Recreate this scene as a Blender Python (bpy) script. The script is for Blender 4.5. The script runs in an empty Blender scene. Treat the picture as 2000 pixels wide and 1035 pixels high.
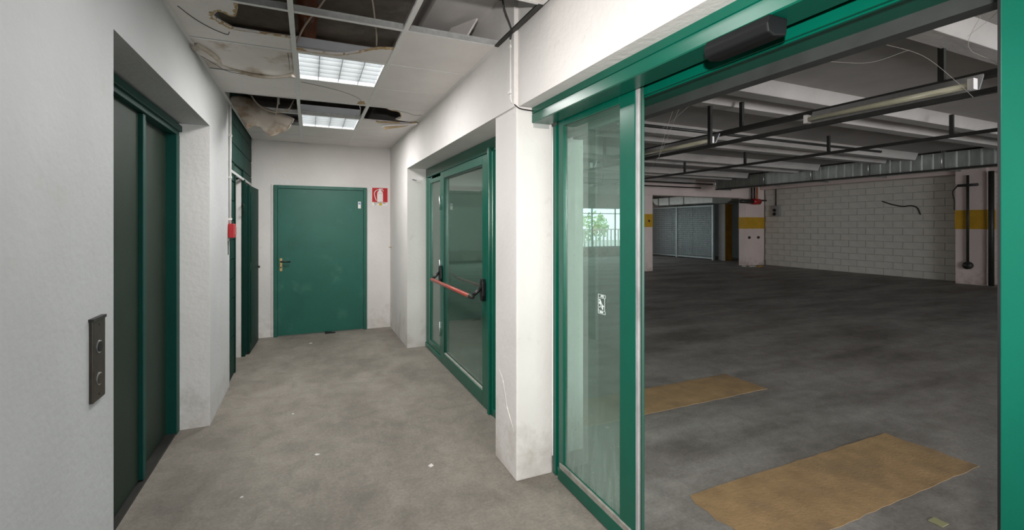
import bpy, bmesh, math, random
from mathutils import Vector, Matrix, noise
random.seed(7)
R = math.radians
SC = bpy.context.scene
COL = SC.collection
# ---------------------------------------------------------------- camera
cam_d = bpy.data.cameras.new('camera'); cam = bpy.data.objects.new('camera', cam_d); COL.objects.link(cam)
cam.location = (0, 0, 1.55); cam.rotation_euler = (R(90), 0, R(-24))
cam_d.sensor_width = 36; cam_d.lens = 36 * 891 / 2000; cam_d.shift_y = -77.5 / 2000
cam_d.clip_start = .05; cam_d.clip_end = 200
SC.camera = cam
# ---------------------------------------------------------------- world, lamps, exposure
w = bpy.data.worlds.new('sky'); SC.world = w; w.use_nodes = True
bg = w.node_tree.nodes['Background']; bg.inputs[0].default_value = (.86, .93, 1, 1); bg.inputs[1].default_value = 2.8
SC.view_settings.view_transform = 'Standard'; SC.view_settings.look = 'None'
SC.view_settings.exposure = 0; SC.view_settings.gamma = 1; SC.view_settings.use_curve_mapping = False
def area(name, loc, rot, sx, sy, power, color=(1, 1, 1), spread=180):
    l = bpy.data.lights.new(name, 'AREA'); l.shape = 'RECTANGLE'; l.size = sx; l.size_y = sy
    l.energy = power; l.color = color; l.spread = R(spread)
    o = bpy.data.objects.new(name, l); COL.objects.link(o); o.location = loc; o.rotation_euler = [R(a) for a in rot]
    return o
# camera flash just above and behind the lens
fl = bpy.data.lights.new('camera_flash', 'SPOT'); fl.energy = 360; fl.spot_size = R(102); fl.spot_blend = 1.0
fl.shadow_soft_size = .035; fl.color = (1, .965, .93)
flo = bpy.data.objects.new('camera_flash', fl); COL.objects.link(flo)
flo.location = (-.045, -.09, 1.79)
flo.rotation_euler = Vector((.64, .77, -.16)).to_track_quat('-Z', 'Y').to_euler()
# the corridor's own ceiling luminaires (two in view, two behind the camera's view)
LIGHT_Y = [(3.40, 4.03), (5.29, 5.92), (1.51, 2.14), (-.38, .25)]
LAMP_P = [25, 33, 9, 5]
for (a, b), p in zip(LIGHT_Y, LAMP_P):
    area('luminaire_light', (.22, (a + b) / 2, 2.70), (0, 0, 0), .5, .5, p, (1, .975, .95))
# fill added for the garage's ambient light, as daylight from an assumed south entrance
area('garage_fill_south', (6.2, -6.9, 1.5), (90, 0, 10), 5, 2.4, 300, (.98, .98, 1), 124)
area('garage_fill_north', (5.2, 17.9, 1.4), (-90, 0, 0), 5, 1.8, 60, (.95, 1, .98))  # second added fill, in front of the solid end wall, no opening there
# ---------------------------------------------------------------- materials
MATS = {}
def nt(name):
    m = bpy.data.materials.new(name); m.use_nodes = True
    return m, m.node_tree.nodes, m.node_tree.links, m.node_tree.nodes['Principled BSDF']
def mat(name, col, rough=.6, metal=0, var=.0, scale=6, bump=0, bscale=60, col2=None, c2lo=.55, c2hi=.7, c2scale=3, spec=.5, stretch=None, emit=0, dist=.01):
    """plain colour, value variation by noise, a second colour as patches of wear, fine bump"""
    if name in MATS: return MATS[name]
    m, N, L, P = nt(name)
    P.inputs['Roughness'].default_value = rough; P.inputs['Metallic'].default_value = metal
    P.inputs['Specular IOR Level'].default_value = spec
    P.inputs['Base Color'].default_value = (*col, 1)
    tc = N.new('ShaderNodeTexCoord'); src = tc.outputs['Object']
    if stretch:
        mp = N.new('ShaderNodeMapping'); mp.inputs['Scale'].default_value = stretch; L.new(src, mp.inputs[0]); src = mp.outputs[0]
    out = None
    if var or col2:
        n = N.new('ShaderNodeTexNoise'); n.inputs['Scale'].default_value = scale; n.inputs['Detail'].default_value = 6; n.inputs['Roughness'].default_value = .65
        L.new(src, n.inputs['Vector'])
        cr = N.new('ShaderNodeValToRGB'); cr.color_ramp.elements[0].position = .3; cr.color_ramp.elements[1].position = .7
        cr.color_ramp.elements[0].color = (*[max(0, c * (1 - var)) for c in col], 1)
        cr.color_ramp.elements[1].color = (*[min(1, c * (1 + var)) for c in col], 1)
        L.new(n.outputs['Fac'], cr.inputs[0]); out = cr.outputs[0]
    if col2:
        n2 = N.new('ShaderNodeTexNoise'); n2.inputs['Scale'].default_value = c2scale; n2.inputs['Detail'].default_value = 8; n2.inputs['Roughness'].default_value = .6
        L.new(src, n2.inputs['Vector'])
        mr = N.new('ShaderNodeMapRange'); mr.inputs[1].default_value = c2lo; mr.inputs[2].default_value = c2hi; L.new(n2.outputs['Fac'], mr.inputs[0])
        mx = N.new('ShaderNodeMix'); mx.data_type = 'RGBA'; mx.inputs['B'].default_value = (*col2, 1)
        L.new(mr.outputs[0], mx.inputs['Factor']); L.new(out, mx.inputs['A']); out = mx.outputs['Result']
    if out: L.new(out, P.inputs['Base Color'])
    if bump:
        nb = N.new('ShaderNodeTexNoise'); nb.inputs['Scale'].default_value = bscale; nb.inputs['Detail'].default_value = 5; L.new(src, nb.inputs['Vector'])
        b = N.new('ShaderNodeBump'); b.inputs['Strength'].default_value = bump; b.inputs['Distance'].default_value = dist
        L.new(nb.outputs['Fac'], b.inputs['Height']); L.new(b.outputs[0], P.inputs['Normal'])
    if emit:
        P.inputs['Emission Color'].default_value = (*col, 1); P.inputs['Emission Strength'].default_value = emit
    MATS[name] = m
    return m
def plaster(name, col, grime=(.40, .36, .31), low=.5):
    """painted plaster: faint patches, scuffs that gather towards the foot of the wall"""
    if name in MATS: return MATS[name]
    m, N, L, P = nt(name); P.inputs['Roughness'].default_value = .75; P.inputs['Specular IOR Level'].default_value = .3
    tc = N.new('ShaderNodeTexCoord'); src = tc.outputs['Object']
    n = N.new('ShaderNodeTexNoise'); n.inputs['Scale'].default_value = 1.3; n.inputs['Detail'].default_value = 5; L.new(src, n.inputs['Vector'])
    cr = N.new('ShaderNodeValToRGB'); cr.color_ramp.elements[0].position = .3; cr.color_ramp.elements[1].position = .65
    cr.color_ramp.elements[0].color = (*[c * .87 for c in col], 1); cr.color_ramp.elements[1].color = (*col, 1); L.new(n.outputs['Fac'], cr.inputs[0])
    sx = N.new('ShaderNodeSeparateXYZ'); L.new(src, sx.inputs[0])
    mr = N.new('ShaderNodeMapRange'); mr.inputs[1].default_value = .0; mr.inputs[2].default_value = .55; mr.inputs[3].default_value = .22 * low * 2; mr.inputs[4].default_value = 0; L.new(sx.outputs[2], mr.inputs[0])
    n2 = N.new('ShaderNodeTexNoise'); n2.inputs['Scale'].default_value = 4.5; n2.inputs['Detail'].default_value = 9; n2.inputs['Roughness'].default_value = .7; L.new(src, n2.inputs['Vector'])
    ad = N.new('ShaderNodeMath'); ad.operation = 'ADD'; L.new(n2.outputs['Fac'], ad.inputs[0]); L.new(mr.outputs[0], ad.inputs[1])
    m2 = N.new('ShaderNodeMapRange'); m2.inputs[1].default_value = .6; m2.inputs[2].default_value = .95; m2.inputs[4].default_value = .75; L.new(ad.outputs[0], m2.inputs[0])
    mx = N.new('ShaderNodeMix'); mx.data_type = 'RGBA'; mx.inputs['B'].default_value = (*grime, 1); L.new(m2.outputs[0], mx.inputs['Factor']); L.new(cr.outputs[0], mx.inputs['A'])
    L.new(mx.outputs['Result'], P.inputs['Base Color'])
    nb = N.new('ShaderNodeTexNoise'); nb.inputs['Scale'].default_value = 28; nb.inputs['Detail'].default_value = 6; L.new(src, nb.inputs['Vector'])
    b = N.new('ShaderNodeBump'); b.inputs['Strength'].default_value = .25; b.inputs['Distance'].default_value = .01
    L.new(nb.outputs['Fac'], b.inputs['Height']); L.new(b.outputs[0], P.inputs['Normal'])
    MATS[name] = m; return m
def glass(name, tint, dust=.12, dustcol=(.42, .52, .46), lowdust=.35):
    """dusty flat glass: see-through tint, mirror reflection by Fresnel, a film of dust that thickens at the foot"""
    m = bpy.data.materials.new(name); m.use_nodes = True; N = m.node_tree.nodes; L = m.node_tree.links
    for n in list(N): N.remove(n)
    out = N.new('ShaderNodeOutputMaterial')
    tr = N.new('ShaderNodeBsdfTransparent'); tr.inputs[0].default_value = (*tint, 1)
    gl = N.new('ShaderNodeBsdfGlossy'); gl.inputs['Roughness'].default_value = .02; gl.inputs[0].default_value = (.93, .97, .95, 1)
    fr = N.new('ShaderNodeFresnel'); ge = N.new('ShaderNodeNewGeometry'); ir = N.new('ShaderNodeMapRange')
    ir.inputs[3].default_value = 1.52; ir.inputs[4].default_value = 1 / 1.52; L.new(ge.outputs['Backfacing'], ir.inputs[0]); L.new(ir.outputs[0], fr.inputs[0])   # same reflection from either side of the pane
    m1 = N.new('ShaderNodeMixShader'); L.new(fr.outputs[0], m1.inputs[0]); L.new(tr.outputs[0], m1.inputs[1]); L.new(gl.outputs[0], m1.inputs[2])
    df = N.new('ShaderNodeBsdfDiffuse'); df.inputs[0].default_value = (*dustcol, 1)
    tc = N.new('ShaderNodeTexCoord'); sx = N.new('ShaderNodeSeparateXYZ'); L.new(tc.outputs['Object'], sx.inputs[0])
    mp = N.new('ShaderNodeMapping'); mp.inputs['Scale'].default_value = (8, 8, 1.2); L.new(tc.outputs['Object'], mp.inputs[0])
    n = N.new('ShaderNodeTexNoise'); n.inputs['Scale'].default_value = 4; n.inputs['Detail'].default_value = 8; L.new(mp.outputs[0], n.inputs['Vector'])
    mr = N.new('ShaderNodeMapRange'); mr.inputs[1].default_value = .1; mr.inputs[2].default_value = .65; mr.inputs[3].default_value = lowdust; mr.inputs[4].default_value = 0; L.new(sx.outputs[2], mr.inputs[0])
    mu = N.new('ShaderNodeMath'); mu.operation = 'MULTIPLY'; L.new(n.outputs['Fac'], mu.inputs[0]); L.new(mr.outputs[0], mu.inputs[1])
    sp = N.new('ShaderNodeTexVoronoi'); sp.inputs['Scale'].default_value = 22; L.new(tc.outputs['Object'], sp.inputs['Vector'])
    ms = N.new('ShaderNodeMapRange'); ms.inputs[1].default_value = .06; ms.inputs[2].default_value = .11; ms.inputs[3].default_value = .25; ms.inputs[4].default_value = 0; L.new(sp.outputs['Distance'], ms.inputs[0])
    a1 = N.new('ShaderNodeMath'); L.new(mu.outputs[0], a1.inputs[0]); a1.inputs[1].default_value = dust
    a2 = N.new('ShaderNodeMath'); L.new(a1.outputs[0], a2.inputs[0]); L.new(ms.outputs[0], a2.inputs[1]); a2.use_clamp = True
    m2 = N.new('ShaderNodeMixShader'); L.new(a2.outputs[0], m2.inputs[0]); L.new(m1.outputs[0], m2.inputs[1]); L.new(df.outputs[0], m2.inputs[2])
    L.new(m2.outputs[0], out.inputs[0])
    return m
def floor_mat(name, col, dark, streak, light=None):
    m, N, L, P = nt(name); P.inputs['Roughness'].default_value = .62; P.inputs['Specular IOR Level'].default_value = .35
    tc = N.new('ShaderNodeTexCoord'); mp = N.new('ShaderNodeMapping'); mp.inputs['Scale'].default_value = streak; mp.inputs['Rotation'].default_value = (0, 0, R(20)); L.new(tc.outputs['Object'], mp.inputs[0])
    n = N.new('ShaderNodeTexNoise'); n.inputs['Scale'].default_value = 1.4; n.inputs['Detail'].default_value = 8; n.inputs['Roughness'].default_value = .62; L.new(mp.outputs[0], n.inputs['Vector'])
    cr = N.new('ShaderNodeValToRGB'); cr.color_ramp.elements[0].position = .36; cr.color_ramp.elements[1].position = .6
    cr.color_ramp.elements[0].color = (*dark, 1); cr.color_ramp.elements[1].color = (*col, 1); L.new(n.outputs['Fac'], cr.inputs[0])
    n3 = N.new('ShaderNodeTexNoise'); n3.inputs['Scale'].default_value = 55; n3.inputs['Detail'].default_value = 8; n3.inputs['Roughness'].default_value = .8; L.new(tc.outputs['Object'], n3.inputs['Vector'])
    c3 = N.new('ShaderNodeMapRange'); c3.inputs[1].default_value = .3; c3.inputs[2].default_value = .7; c3.inputs[3].default_value = .72; c3.inputs[4].default_value = 1.25; L.new(n3.outputs['Fac'], c3.inputs[0])
    mm = N.new('ShaderNodeMix'); mm.data_type = 'RGBA'; mm.blend_type = 'MULTIPLY'; mm.inputs['Factor'].default_value = 1; L.new(cr.outputs[0], mm.inputs['A']); L.new(c3.outputs[0], mm.inputs['B'])
    res = mm.outputs['Result']
    n5 = N.new('ShaderNodeTexNoise'); n5.inputs['Scale'].default_value = 5.5; n5.inputs['Detail'].default_value = 14; n5.inputs['Roughness'].default_value = .72; n5.inputs['Distortion'].default_value = .6; L.new(tc.outputs['Object'], n5.inputs['Vector'])
    c5 = N.new('ShaderNodeMapRange'); c5.inputs[1].default_value = .36; c5.inputs[2].default_value = .62; c5.inputs[3].default_value = .84; c5.inputs[4].default_value = 1.10; L.new(n5.outputs['Fac'], c5.inputs[0])
    m5 = N.new('ShaderNodeMix'); m5.data_type = 'RGBA'; m5.blend_type = 'MULTIPLY'; m5.inputs['Factor'].default_value = 1; L.new(res, m5.inputs['A']); L.new(c5.outputs[0], m5.inputs['B']); res = m5.outputs['Result']
    # pale plaster scuffs
    n4 = N.new('ShaderNodeTexNoise'); n4.inputs['Scale'].default_value = 6; n4.inputs['Detail'].default_value = 12; n4.inputs['Roughness'].default_value = .75; L.new(tc.outputs['Object'], n4.inputs['Vector'])
    c4 = N.new('ShaderNodeMapRange'); c4.inputs[1].default_value = .63; c4.inputs[2].default_value = .73; c4.inputs[4].default_value = .55; L.new(n4.outputs['Fac'], c4.inputs[0])
    m4 = N.new('ShaderNodeMix'); m4.data_type = 'RGBA'; m4.inputs['B'].default_value = (*(light or col), 1); L.new(c4.outputs[0], m4.inputs['Factor']); L.new(res, m4.inputs['A']); res = m4.outputs['Result']
    L.new(res, P.inputs['Base Color'])
    b = N.new('ShaderNodeBump'); b.inputs['Strength'].default_value = .3; b.inputs['Distance'].default_value = .006; L.new(n3.outputs['Fac'], b.inputs['Height']); L.new(b.outputs[0], P.inputs['Normal'])
    MATS[name] = m; return m
WHITE = plaster('white plaster', (.765, .74, .72))
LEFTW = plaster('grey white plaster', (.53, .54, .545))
PINKW = plaster('pinkish white garage paint', (.84, .71, .66), (.3, .22, .16))
CREAM = mat('white painted block', (.62, .60, .54), .8, var=.07, scale=2.5, bump=.5, bscale=45, col2=(.42, .40, .35), c2lo=.62, c2hi=.8, c2scale=1.2)
MORTAR = mat('grey mortar', (.46, .45, .41), .9, var=.1)
GREEN_DOOR = mat('green door paint', (.016, .112, .083), .36, spec=.4, var=.10, scale=2.2, col2=(.05, .17, .13), c2lo=.58, c2hi=.8, c2scale=3.5, bump=.06, bscale=90)
GREEN_FRAME = mat('green coated aluminium', (.0005, .090, .057), .27, spec=.5, var=.06, scale=5, col2=(.008, .11, .07), c2lo=.62, c2hi=.8, c2scale=5)
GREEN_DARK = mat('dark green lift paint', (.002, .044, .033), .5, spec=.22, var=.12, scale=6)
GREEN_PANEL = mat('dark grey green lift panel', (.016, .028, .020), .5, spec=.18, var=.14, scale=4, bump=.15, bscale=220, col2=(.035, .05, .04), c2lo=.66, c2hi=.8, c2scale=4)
GREEN_BLOCK = mat('green painted block', (.002, .030, .022), .55, spec=.2, var=.12, scale=7, bump=.5, bscale=70)
GREEN_JOINT = mat('pale green joint', (.02, .06, .045), .7, var=.1)
ALU = mat('bare aluminium', (.62, .63, .64), .35, .85, var=.12, scale=30)
GALV_L = mat('pale zinc tee web', (.55, .56, .56), .4, .35, var=.15, scale=25)
TEE = mat('white enamelled tee', (.76, .75, .73), .45, var=.05, scale=20)
GALV = mat('galvanised steel', (.50, .55, .53), .42, .75, var=.22, scale=3, stretch=(1, 2.2, .6))
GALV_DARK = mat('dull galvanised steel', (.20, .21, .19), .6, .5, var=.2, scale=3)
TILE = mat('ceiling tile', (.80, .765, .74), .85, var=.04, scale=4, bump=.35, bscale=160, col2=(.58, .54, .50), c2lo=.64, c2hi=.85, c2scale=2)
TILE_STAIN = mat('water stained ceiling tile', (.56, .50, .43), .9, var=.08, scale=5, bump=.4, bscale=120, col2=(.27, .19, .12), c2lo=.44, c2hi=.62, c2scale=4.5)
TILE_SAG = mat('sagging ceiling tile', (.74, .70, .66), .9, var=.05, scale=4, bump=.4, bscale=120, col2=(.45, .36, .28), c2lo=.50, c2hi=.64, c2scale=3.6)
TORN = mat('torn tile core', (.50, .36, .20), .95, var=.25, scale=30, bump=.8, bscale=120)
CONC = mat('raw concrete soffit', (.44, .39, .34), .9, var=.3, scale=3, bump=.5, bscale=25, col2=(.60, .57, .52), c2lo=.6, c2hi=.72, c2scale=5)
CONC_G = mat('garage concrete soffit', (.42, .395, .37), .85, var=.08, scale=2.5, bump=.3, bscale=30, col2=(.36, .33, .29), c2lo=.62, c2hi=.8, c2scale=1.4)
BROWN = mat('brown stained timber', (.12, .065, .04), .8, var=.25, scale=9)
PIPE_O = mat('orange plastic drain pipe', (.50, .13, .035), .4, var=.15, scale=6)
DARK = mat('dark metal', (.035, .035, .032), .5, .3, var=.2, scale=12)
RUBBER = mat('worn grey seal', (.33, .33, .33), .5, var=.35, scale=14, stretch=(1, 1, .25))
GREEN_SERV = mat('very dark green door paint', (.002, .028, .020), .5, spec=.2, var=.15, scale=5)
BLACK = mat('black plastic', (.004, .005, .006), .42, var=.2, scale=20)
RED = mat('red plastic', (.42, .015, .02), .3, var=.05, scale=9)
REDMAT = mat('sign red', (.50, .008, .012), .55)
REDBAR = mat('faded red push bar', (.36, .075, .055), .4, var=.12, scale=12)
SIGNW = mat('sign white', (.80, .78, .76), .6)
INK = mat('sign black', (.03, .03, .03), .6)
YEL = mat('sticker yellow', (.72, .48, .03), .6)
YBAND = mat('yellow ochre paint', (.58, .33, .02), .7, var=.12, scale=4, bump=.2, bscale=40)
FYEL = mat('worn ochre floor paint', (.36, .24, .12), .65, var=.22, scale=5, bump=.3, bscale=60, col2=(.24, .17, .10), c2lo=.5, c2hi=.72, c2scale=3)
PLATE = mat('scratched lift steel', (.07, .06, .05), .4, .6, var=.2, scale=20)
PVC = mat('white plastic conduit', (.74, .73, .71), .5, var=.04, scale=10)
CABLE = mat('beige cable', (.42, .36, .29), .6)
CABLED = mat('black cable', (.02, .02, .02), .5)
BRASS = mat('brass plate', (.55, .42, .2), .35, .8, var=.1)
LITTUBE = mat('lit lamp reflector', (1, .99, .96), .5, emit=6)
LOUVRE = mat('grey louvre blade', (.30, .32, .33), .4)
HOUSING = mat('pale luminaire housing', (.64, .67, .72), .45, var=.04)
TUBE = mat('unlit yellowed lamp tube', (.48, .46, .34), .3, var=.1, scale=5)
WEB = mat('cobweb', (.16, .15, .14), .9)
LEAFM = mat('pale green foliage', (.50, .62, .36), .8, var=.3, scale=4)
GLASS_S = glass('dusty sliding door glass', (.80, .875, .845), .09, (.37, .47, .42), .7)
GLASS_C = glass('clear fixed glass', (.9, .96, .93), .04, (.36, .48, .42), .2)
GLASS_P = glass('dusty panic door glass', (.55, .68, .62), .07, (.34, .42, .37), .4)
F_COR = floor_mat('worn grey concrete', (.255, .232, .20), (.175, .157, .134), (1, .6, 1), (.5, .49, .47))
F_GAR = floor_mat('dark garage concrete', (.31, .295, .275), (.16, .147, .133), (.4, 1.2, 1), (.16, .15, .14))
# ---------------------------------------------------------------- mesh helpers
def BM(): return bmesh.new()
def box(bm, x0, x1, y0, y1, z0, z1, rot=None):
    vs = [bm.verts.new((x, y, z)) for x in (x0, x1) for y in (y0, y1) for z in (z0, z1)]
    for f in ((0, 1, 3, 2), (4, 6, 7, 5), (0, 4, 5, 1), (2, 3, 7, 6), (0, 2, 6, 4), (1, 5, 7, 3)):
        bm.faces.new([vs[i] for i in f])
    if rot:
        c = Vector(((x0 + x1) / 2, (y0 + y1) / 2, (z0 + z1) / 2))
        bmesh.ops.rotate(bm, verts=vs, cent=c, matrix=rot)
    return vs
def prism(bm, pts, axis, a, b):
    """extrude a 2D outline along axis between a and b"""
    def P(p, t):
        return {'x': (t, p[0], p[1]), 'y': (p[0], t, p[1]), 'z': (p[0], p[1], t)}[axis]
    lo = [bm.verts.new(P(p, a)) for p in pts]; hi = [bm.verts.new(P(p, b)) for p in pts]
    n = len(pts)
    bm.faces.new(lo[::-1]); bm.faces.new(hi)
    for i in range(n): bm.faces.new((lo[i], lo[(i + 1) % n], hi[(i + 1) % n], hi[i]))
    return lo + hi
def tube(bm, pts, r, n=8, cap=True):
    pts = [Vector(p) for p in pts]; rings = []
    for i, p in enumerate(pts):
        t = (pts[min(i + 1, len(pts) - 1)] - pts[max(i - 1, 0)]).normalized()
        u = t.cross(Vector((0, 0, 1)));
        if u.length < .05: u = t.cross(Vector((0, 1, 0)))
        u.normalize(); v = t.cross(u)
        rings.append([bm.verts.new(p + (u * math.cos(2 * math.pi * k / n) + v * math.sin(2 * math.pi * k / n)) * r) for k in range(n)])
    for a, b in zip(rings, rings[1:]):
        for k in range(n): bm.faces.new((a[k], a[(k + 1) % n], b[(k + 1) % n], b[k]))
    if cap: bm.faces.new(rings[0]); bm.faces.new(rings[-1][::-1])
def smooth_path(pts, n=8):
    P = [Vector(p) for p in pts]; P = [P[0] * 2 - P[1]] + P + [P[-1] * 2 - P[-2]]; out = []
    for i in range(1, len(P) - 2):
        for k in range(n):
            t = k / n; a, b, c, d = P[i - 1:i + 3]
            out.append(.5 * ((2 * b) + (c - a) * t + (2 * a - 5 * b + 4 * c - d) * t * t + (3 * b - a - 3 * c + d) * t ** 3))
    out.append(P[-2]); return out
def obj(name, bm, m, parent=None, bevel=0, smooth=False, segs=2):
    bmesh.ops.recalc_face_normals(bm, faces=bm.faces[:])
    me = bpy.data.meshes.new(name); bm.to_mesh(me); bm.free(); me.materials.append(m)
    o = bpy.data.objects.new(name, me); COL.objects.link(o)
    if parent: o.parent = parent
    if smooth:
        for p in me.polygons: p.use_smooth = True
    if bevel:
        b = o.modifiers.new('bevel', 'BEVEL'); b.width = bevel; b.segments = segs; b.limit_method = 'ANGLE'
    return o
def B(name, m, parent, *boxes, bevel=0):
    bm = BM()
    for b in boxes: box(bm, *b)
    return obj(name, bm, m, parent, bevel)
def T(name, m, parent, pts, r, n=8):
    bm = BM(); tube(bm, pts, r, n); return obj(name, bm, m, parent, smooth=True)
def tag(o, label, cat, group=None, kind=None):
    o['label'] = label; o['category'] = cat
    if group: o['group'] = group
    if kind: o['kind'] = kind
    return o
def empty(name, loc, label, cat, group=None, kind=None):
    o = bpy.data.objects.new(name, None); o.empty_display_size = .1; COL.objects.link(o)
    tag(o, label, cat, group, kind); o['_l'] = loc; return o
def settle():
    """put every root Empty at its thing's base, keeping the parts where they stand"""
    for o in list(COL.objects):
        if '_l' in o.keys():
            v = Vector(o['_l']); del o['_l']; o.location = v
            for c in COL.objects:
                if c.parent == o: c.location = c.location - v
def S(name, m, label, cat, *boxes, bevel=0):
    return tag(B(name, m, None, *boxes, bevel=bevel), label, cat, kind='structure')
def text(name, s, size, loc, rot, m, parent, ext=.0006, sx=1):
    c = bpy.data.curves.new(name, 'FONT'); c.body = s; c.size = size; c.extrude = ext; c.align_x = 'CENTER'; c.align_y = 'CENTER'
    t = bpy.data.objects.new('tmp', c); COL.objects.link(t); bpy.context.view_layer.update()
    me = bpy.data.meshes.new_from_object(t.evaluated_get(bpy.context.evaluated_depsgraph_get())); bpy.data.objects.remove(t)
    me.transform(Matrix.Translation(loc) @ rot @ Matrix.Diagonal((sx, 1, 1, 1))); me.materials.clear(); me.materials.append(m)
    o = bpy.data.objects.new(name, me); COL.objects.link(o); o.parent = parent; return o
# ================================================================ SETTING
CZ = 2.72
S('floor', F_COR, 'worn grey concrete floor of the corridor with pale scuffs', 'floor', (-2.4, 1.42, -3.6, 7.2, -.1, 0))
S('floor', F_GAR, 'dark streaked concrete floor of the underground garage', 'floor', (1.42, 19, -7.2, 19.2, -.1, -.001))
# left wall: near length, lintel over the lift recess, pier beyond it
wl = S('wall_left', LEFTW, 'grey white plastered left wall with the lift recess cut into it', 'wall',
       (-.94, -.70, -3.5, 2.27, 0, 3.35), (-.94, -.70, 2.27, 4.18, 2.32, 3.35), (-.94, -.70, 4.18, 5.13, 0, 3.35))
B('lit_pier_face', WHITE, wl, (-.898, -.701, 4.174, 4.1795, 0, 2.32))  # paler sheet: light falling on this side of the pier, put into its colour
# green painted blockwork beyond, each block a piece of its own
wg = S('wall_left', GREEN_JOINT, 'dark green painted blockwork wall around the service room doorway', 'wall',
       (-.86, -.735, 5.13, 5.56, 0, 3.35), (-.86, -.735, 5.56, 6.27, 2.10, 3.35), (-.86, -.735, 6.28, 7.13, 0, 3.35))
blk = {}
def block_wall(parent, m, axis_x, y0, y1, z0, z1, bl, bh, g, depth, holes=(), bev=.004):
    """running bond; x = axis_x is the mortar face, blocks stand proud towards -x or +x by depth"""
    row = 0; z = z0
    while z < z1 - .02:
        off = 0 if row % 2 else bl / 2; y = y0 - off
        zt = min(z + bh, z1)
        while y < y1 - .02:
            segs = [(max(y, y0), min(y + bl, y1))]
            for hy0, hy1, hz0, hz1 in holes:
                if z + .02 < hz1 and zt - .02 > hz0:
                    ns = []
                    for a, b in segs:
                        if b <= hy0 or a >= hy1: ns.append((a, b)); continue
                        if a < hy0: ns.append((a, hy0))
                        if b > hy1: ns.append((hy1, b))
                    segs = ns
            for a, b in segs:
                if b - a < .05: continue
                L_, H_ = b - a - g, zt - z - g
                key = (m.name, round(L_, 3), round(H_, 3))
                if key not in blk:
                    bm = BM(); d = abs(depth); e = bev
                    v0 = [(0, -L_ / 2, -H_ / 2), (0, L_ / 2, -H_ / 2), (0, L_ / 2, H_ / 2), (0, -L_ / 2, H_ / 2)]
                    rows = [[bm.verts.new(p) for p in v0], [bm.verts.new((1 * (d - e), p[1], p[2])) for p in v0],
                            [bm.verts.new((1 * d, p[1] * (1 - 2 * e / L_), p[2] * (1 - 2 * e / H_))) for p in v0]]
                    for r1, r2 in zip(rows, rows[1:]):
                        for k in range(4): bm.faces.new((r1[k], r1[(k + 1) % 4], r2[(k + 1) % 4], r2[k]))
                    bm.faces.new(rows[2]); bmesh.ops.recalc_face_normals(bm, faces=bm.faces[:])
                    me = bpy.data.meshes.new('block'); bm.to_mesh(me); bm.free(); me.materials.append(m); blk[key] = me
                o = bpy.data.objects.new('block', blk[key]); COL.objects.link(o); o.parent = parent
                j = random.uniform(-.0025, .0015)
                o.location = (axis_x + (j if depth > 0 else -j), (a + b) / 2, (z + zt) / 2)
                if depth < 0: o.rotation_euler = (0, 0, math.pi)
            y += bl
        z += bh; row += 1
block_wall(wg, GREEN_BLOCK, -.735, 5.135, 7.12, 0, 3.0, .40, .20, .008, .022, [(5.56, 6.27, 0, 2.10)])
S('wall_back', WHITE, 'white plastered end wall of the corridor around the green door', 'wall', (-2.4, 1.7, 7.13, 7.33, 0, 3.35))
S('wall_service_room', WHITE, 'white side walls of the small room behind the green blockwork', 'wall', (-2.4, -2.3, 5.0, 7.13, 0, 3.0), (-2.3, -.86, 5.0, 5.1, 0, 3.0), (-2.3, -.86, 5.1, 7.13, 2.7, 2.8))
S('wall_rear_bounce', WHITE, 'unseen white wall added behind to bounce corridor light', 'wall', (-.94, 1.6, -3.6, -3.5, 0, 3.35))  # unseen, added to throw light back along the corridor
S('wall_right', WHITE, 'white plastered right wall with piers and beam over the glazed openings', 'wall',
  (1.135, 1.62, 5.80, 7.13, 0, 3.35), (1.135, 1.62, 2.52, 5.80, 2.27, 3.35),
  (1.162, 1.60, -3.5, 2.52, 2.27, 3.35), (1.162, 1.60, -3.5, -1.6, 0, 2.27))
S('wall_right', WHITE, 'white square pier between the panic door niche and the sliding door', 'pier',
  (1.146, 1.392, 2.508, 2.85, 0, 2.275), (1.392, 1.74, 2.69, 2.85, 0, 2.275), bevel=.006)
# plenum above the corridor
cp = S('ceiling_plenum', CONC, 'dark stained concrete soffit above the broken suspended ceiling', 'ceiling', (-.95, 1.65, -3.6, 7.2, 3.35, 3.5))
bm = BM()
for y in (.5, 4.78, 6.6): box(bm, -.70, .76, y, y + .22, 3.19, 3.35)
obj('soffit_beam', bm, CONC, cp)
B('timber_strip', BROWN, cp, (-.70, .76, 4.72, 4.778, 3.19, 3.25), (.75, 1.16, 2.66, 2.72, 3.0, 3.035))
S('ceiling_plenum', WHITE, 'white painted boxed soffit inside the plenum by the right wall', 'soffit', (.76, 1.16, 2.72, 7.13, 3.02, 3.34))
# ---------------------------------------------------------------- suspended ceiling
ce = empty('ceiling', (.2, 3.5, CZ), 'suspended tile ceiling with white tees, several tiles missing or broken', 'ceiling', kind='structure')
XS = [-.70, -.09, .53, 1.135]; P0 = .63
YS = [2.77 + P0 * k for k in range(-10, 8)]           # ... 2.14 2.77 3.40 4.03 4.66 5.29 5.92 6.55 7.18
YS[-1] = 7.13
def tee(axis, c, a, b, parent=ce, name='main_runner'):
    bm = BM(); w, t, h = .0145, .0012, .034
    if axis == 'y': box(bm, c - w, c + w, a, b, CZ - .002, CZ); box(bm, c - t, c + t, a, b, CZ, CZ + h); box(bm, c - .004, c + .004, a, b, CZ + h, CZ + h + .006)
    else: box(bm, a, b, c - w, c + w, CZ - .002, CZ); box(bm, a, b, c - t, c + t, CZ, CZ + h); box(bm, a, b, c - .004, c + .004, CZ + h, CZ + h + .006)
    return obj(name, bm, TEE, parent)
for x in XS[1:3]: tee('y', x, -3.5, 7.13)
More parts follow.
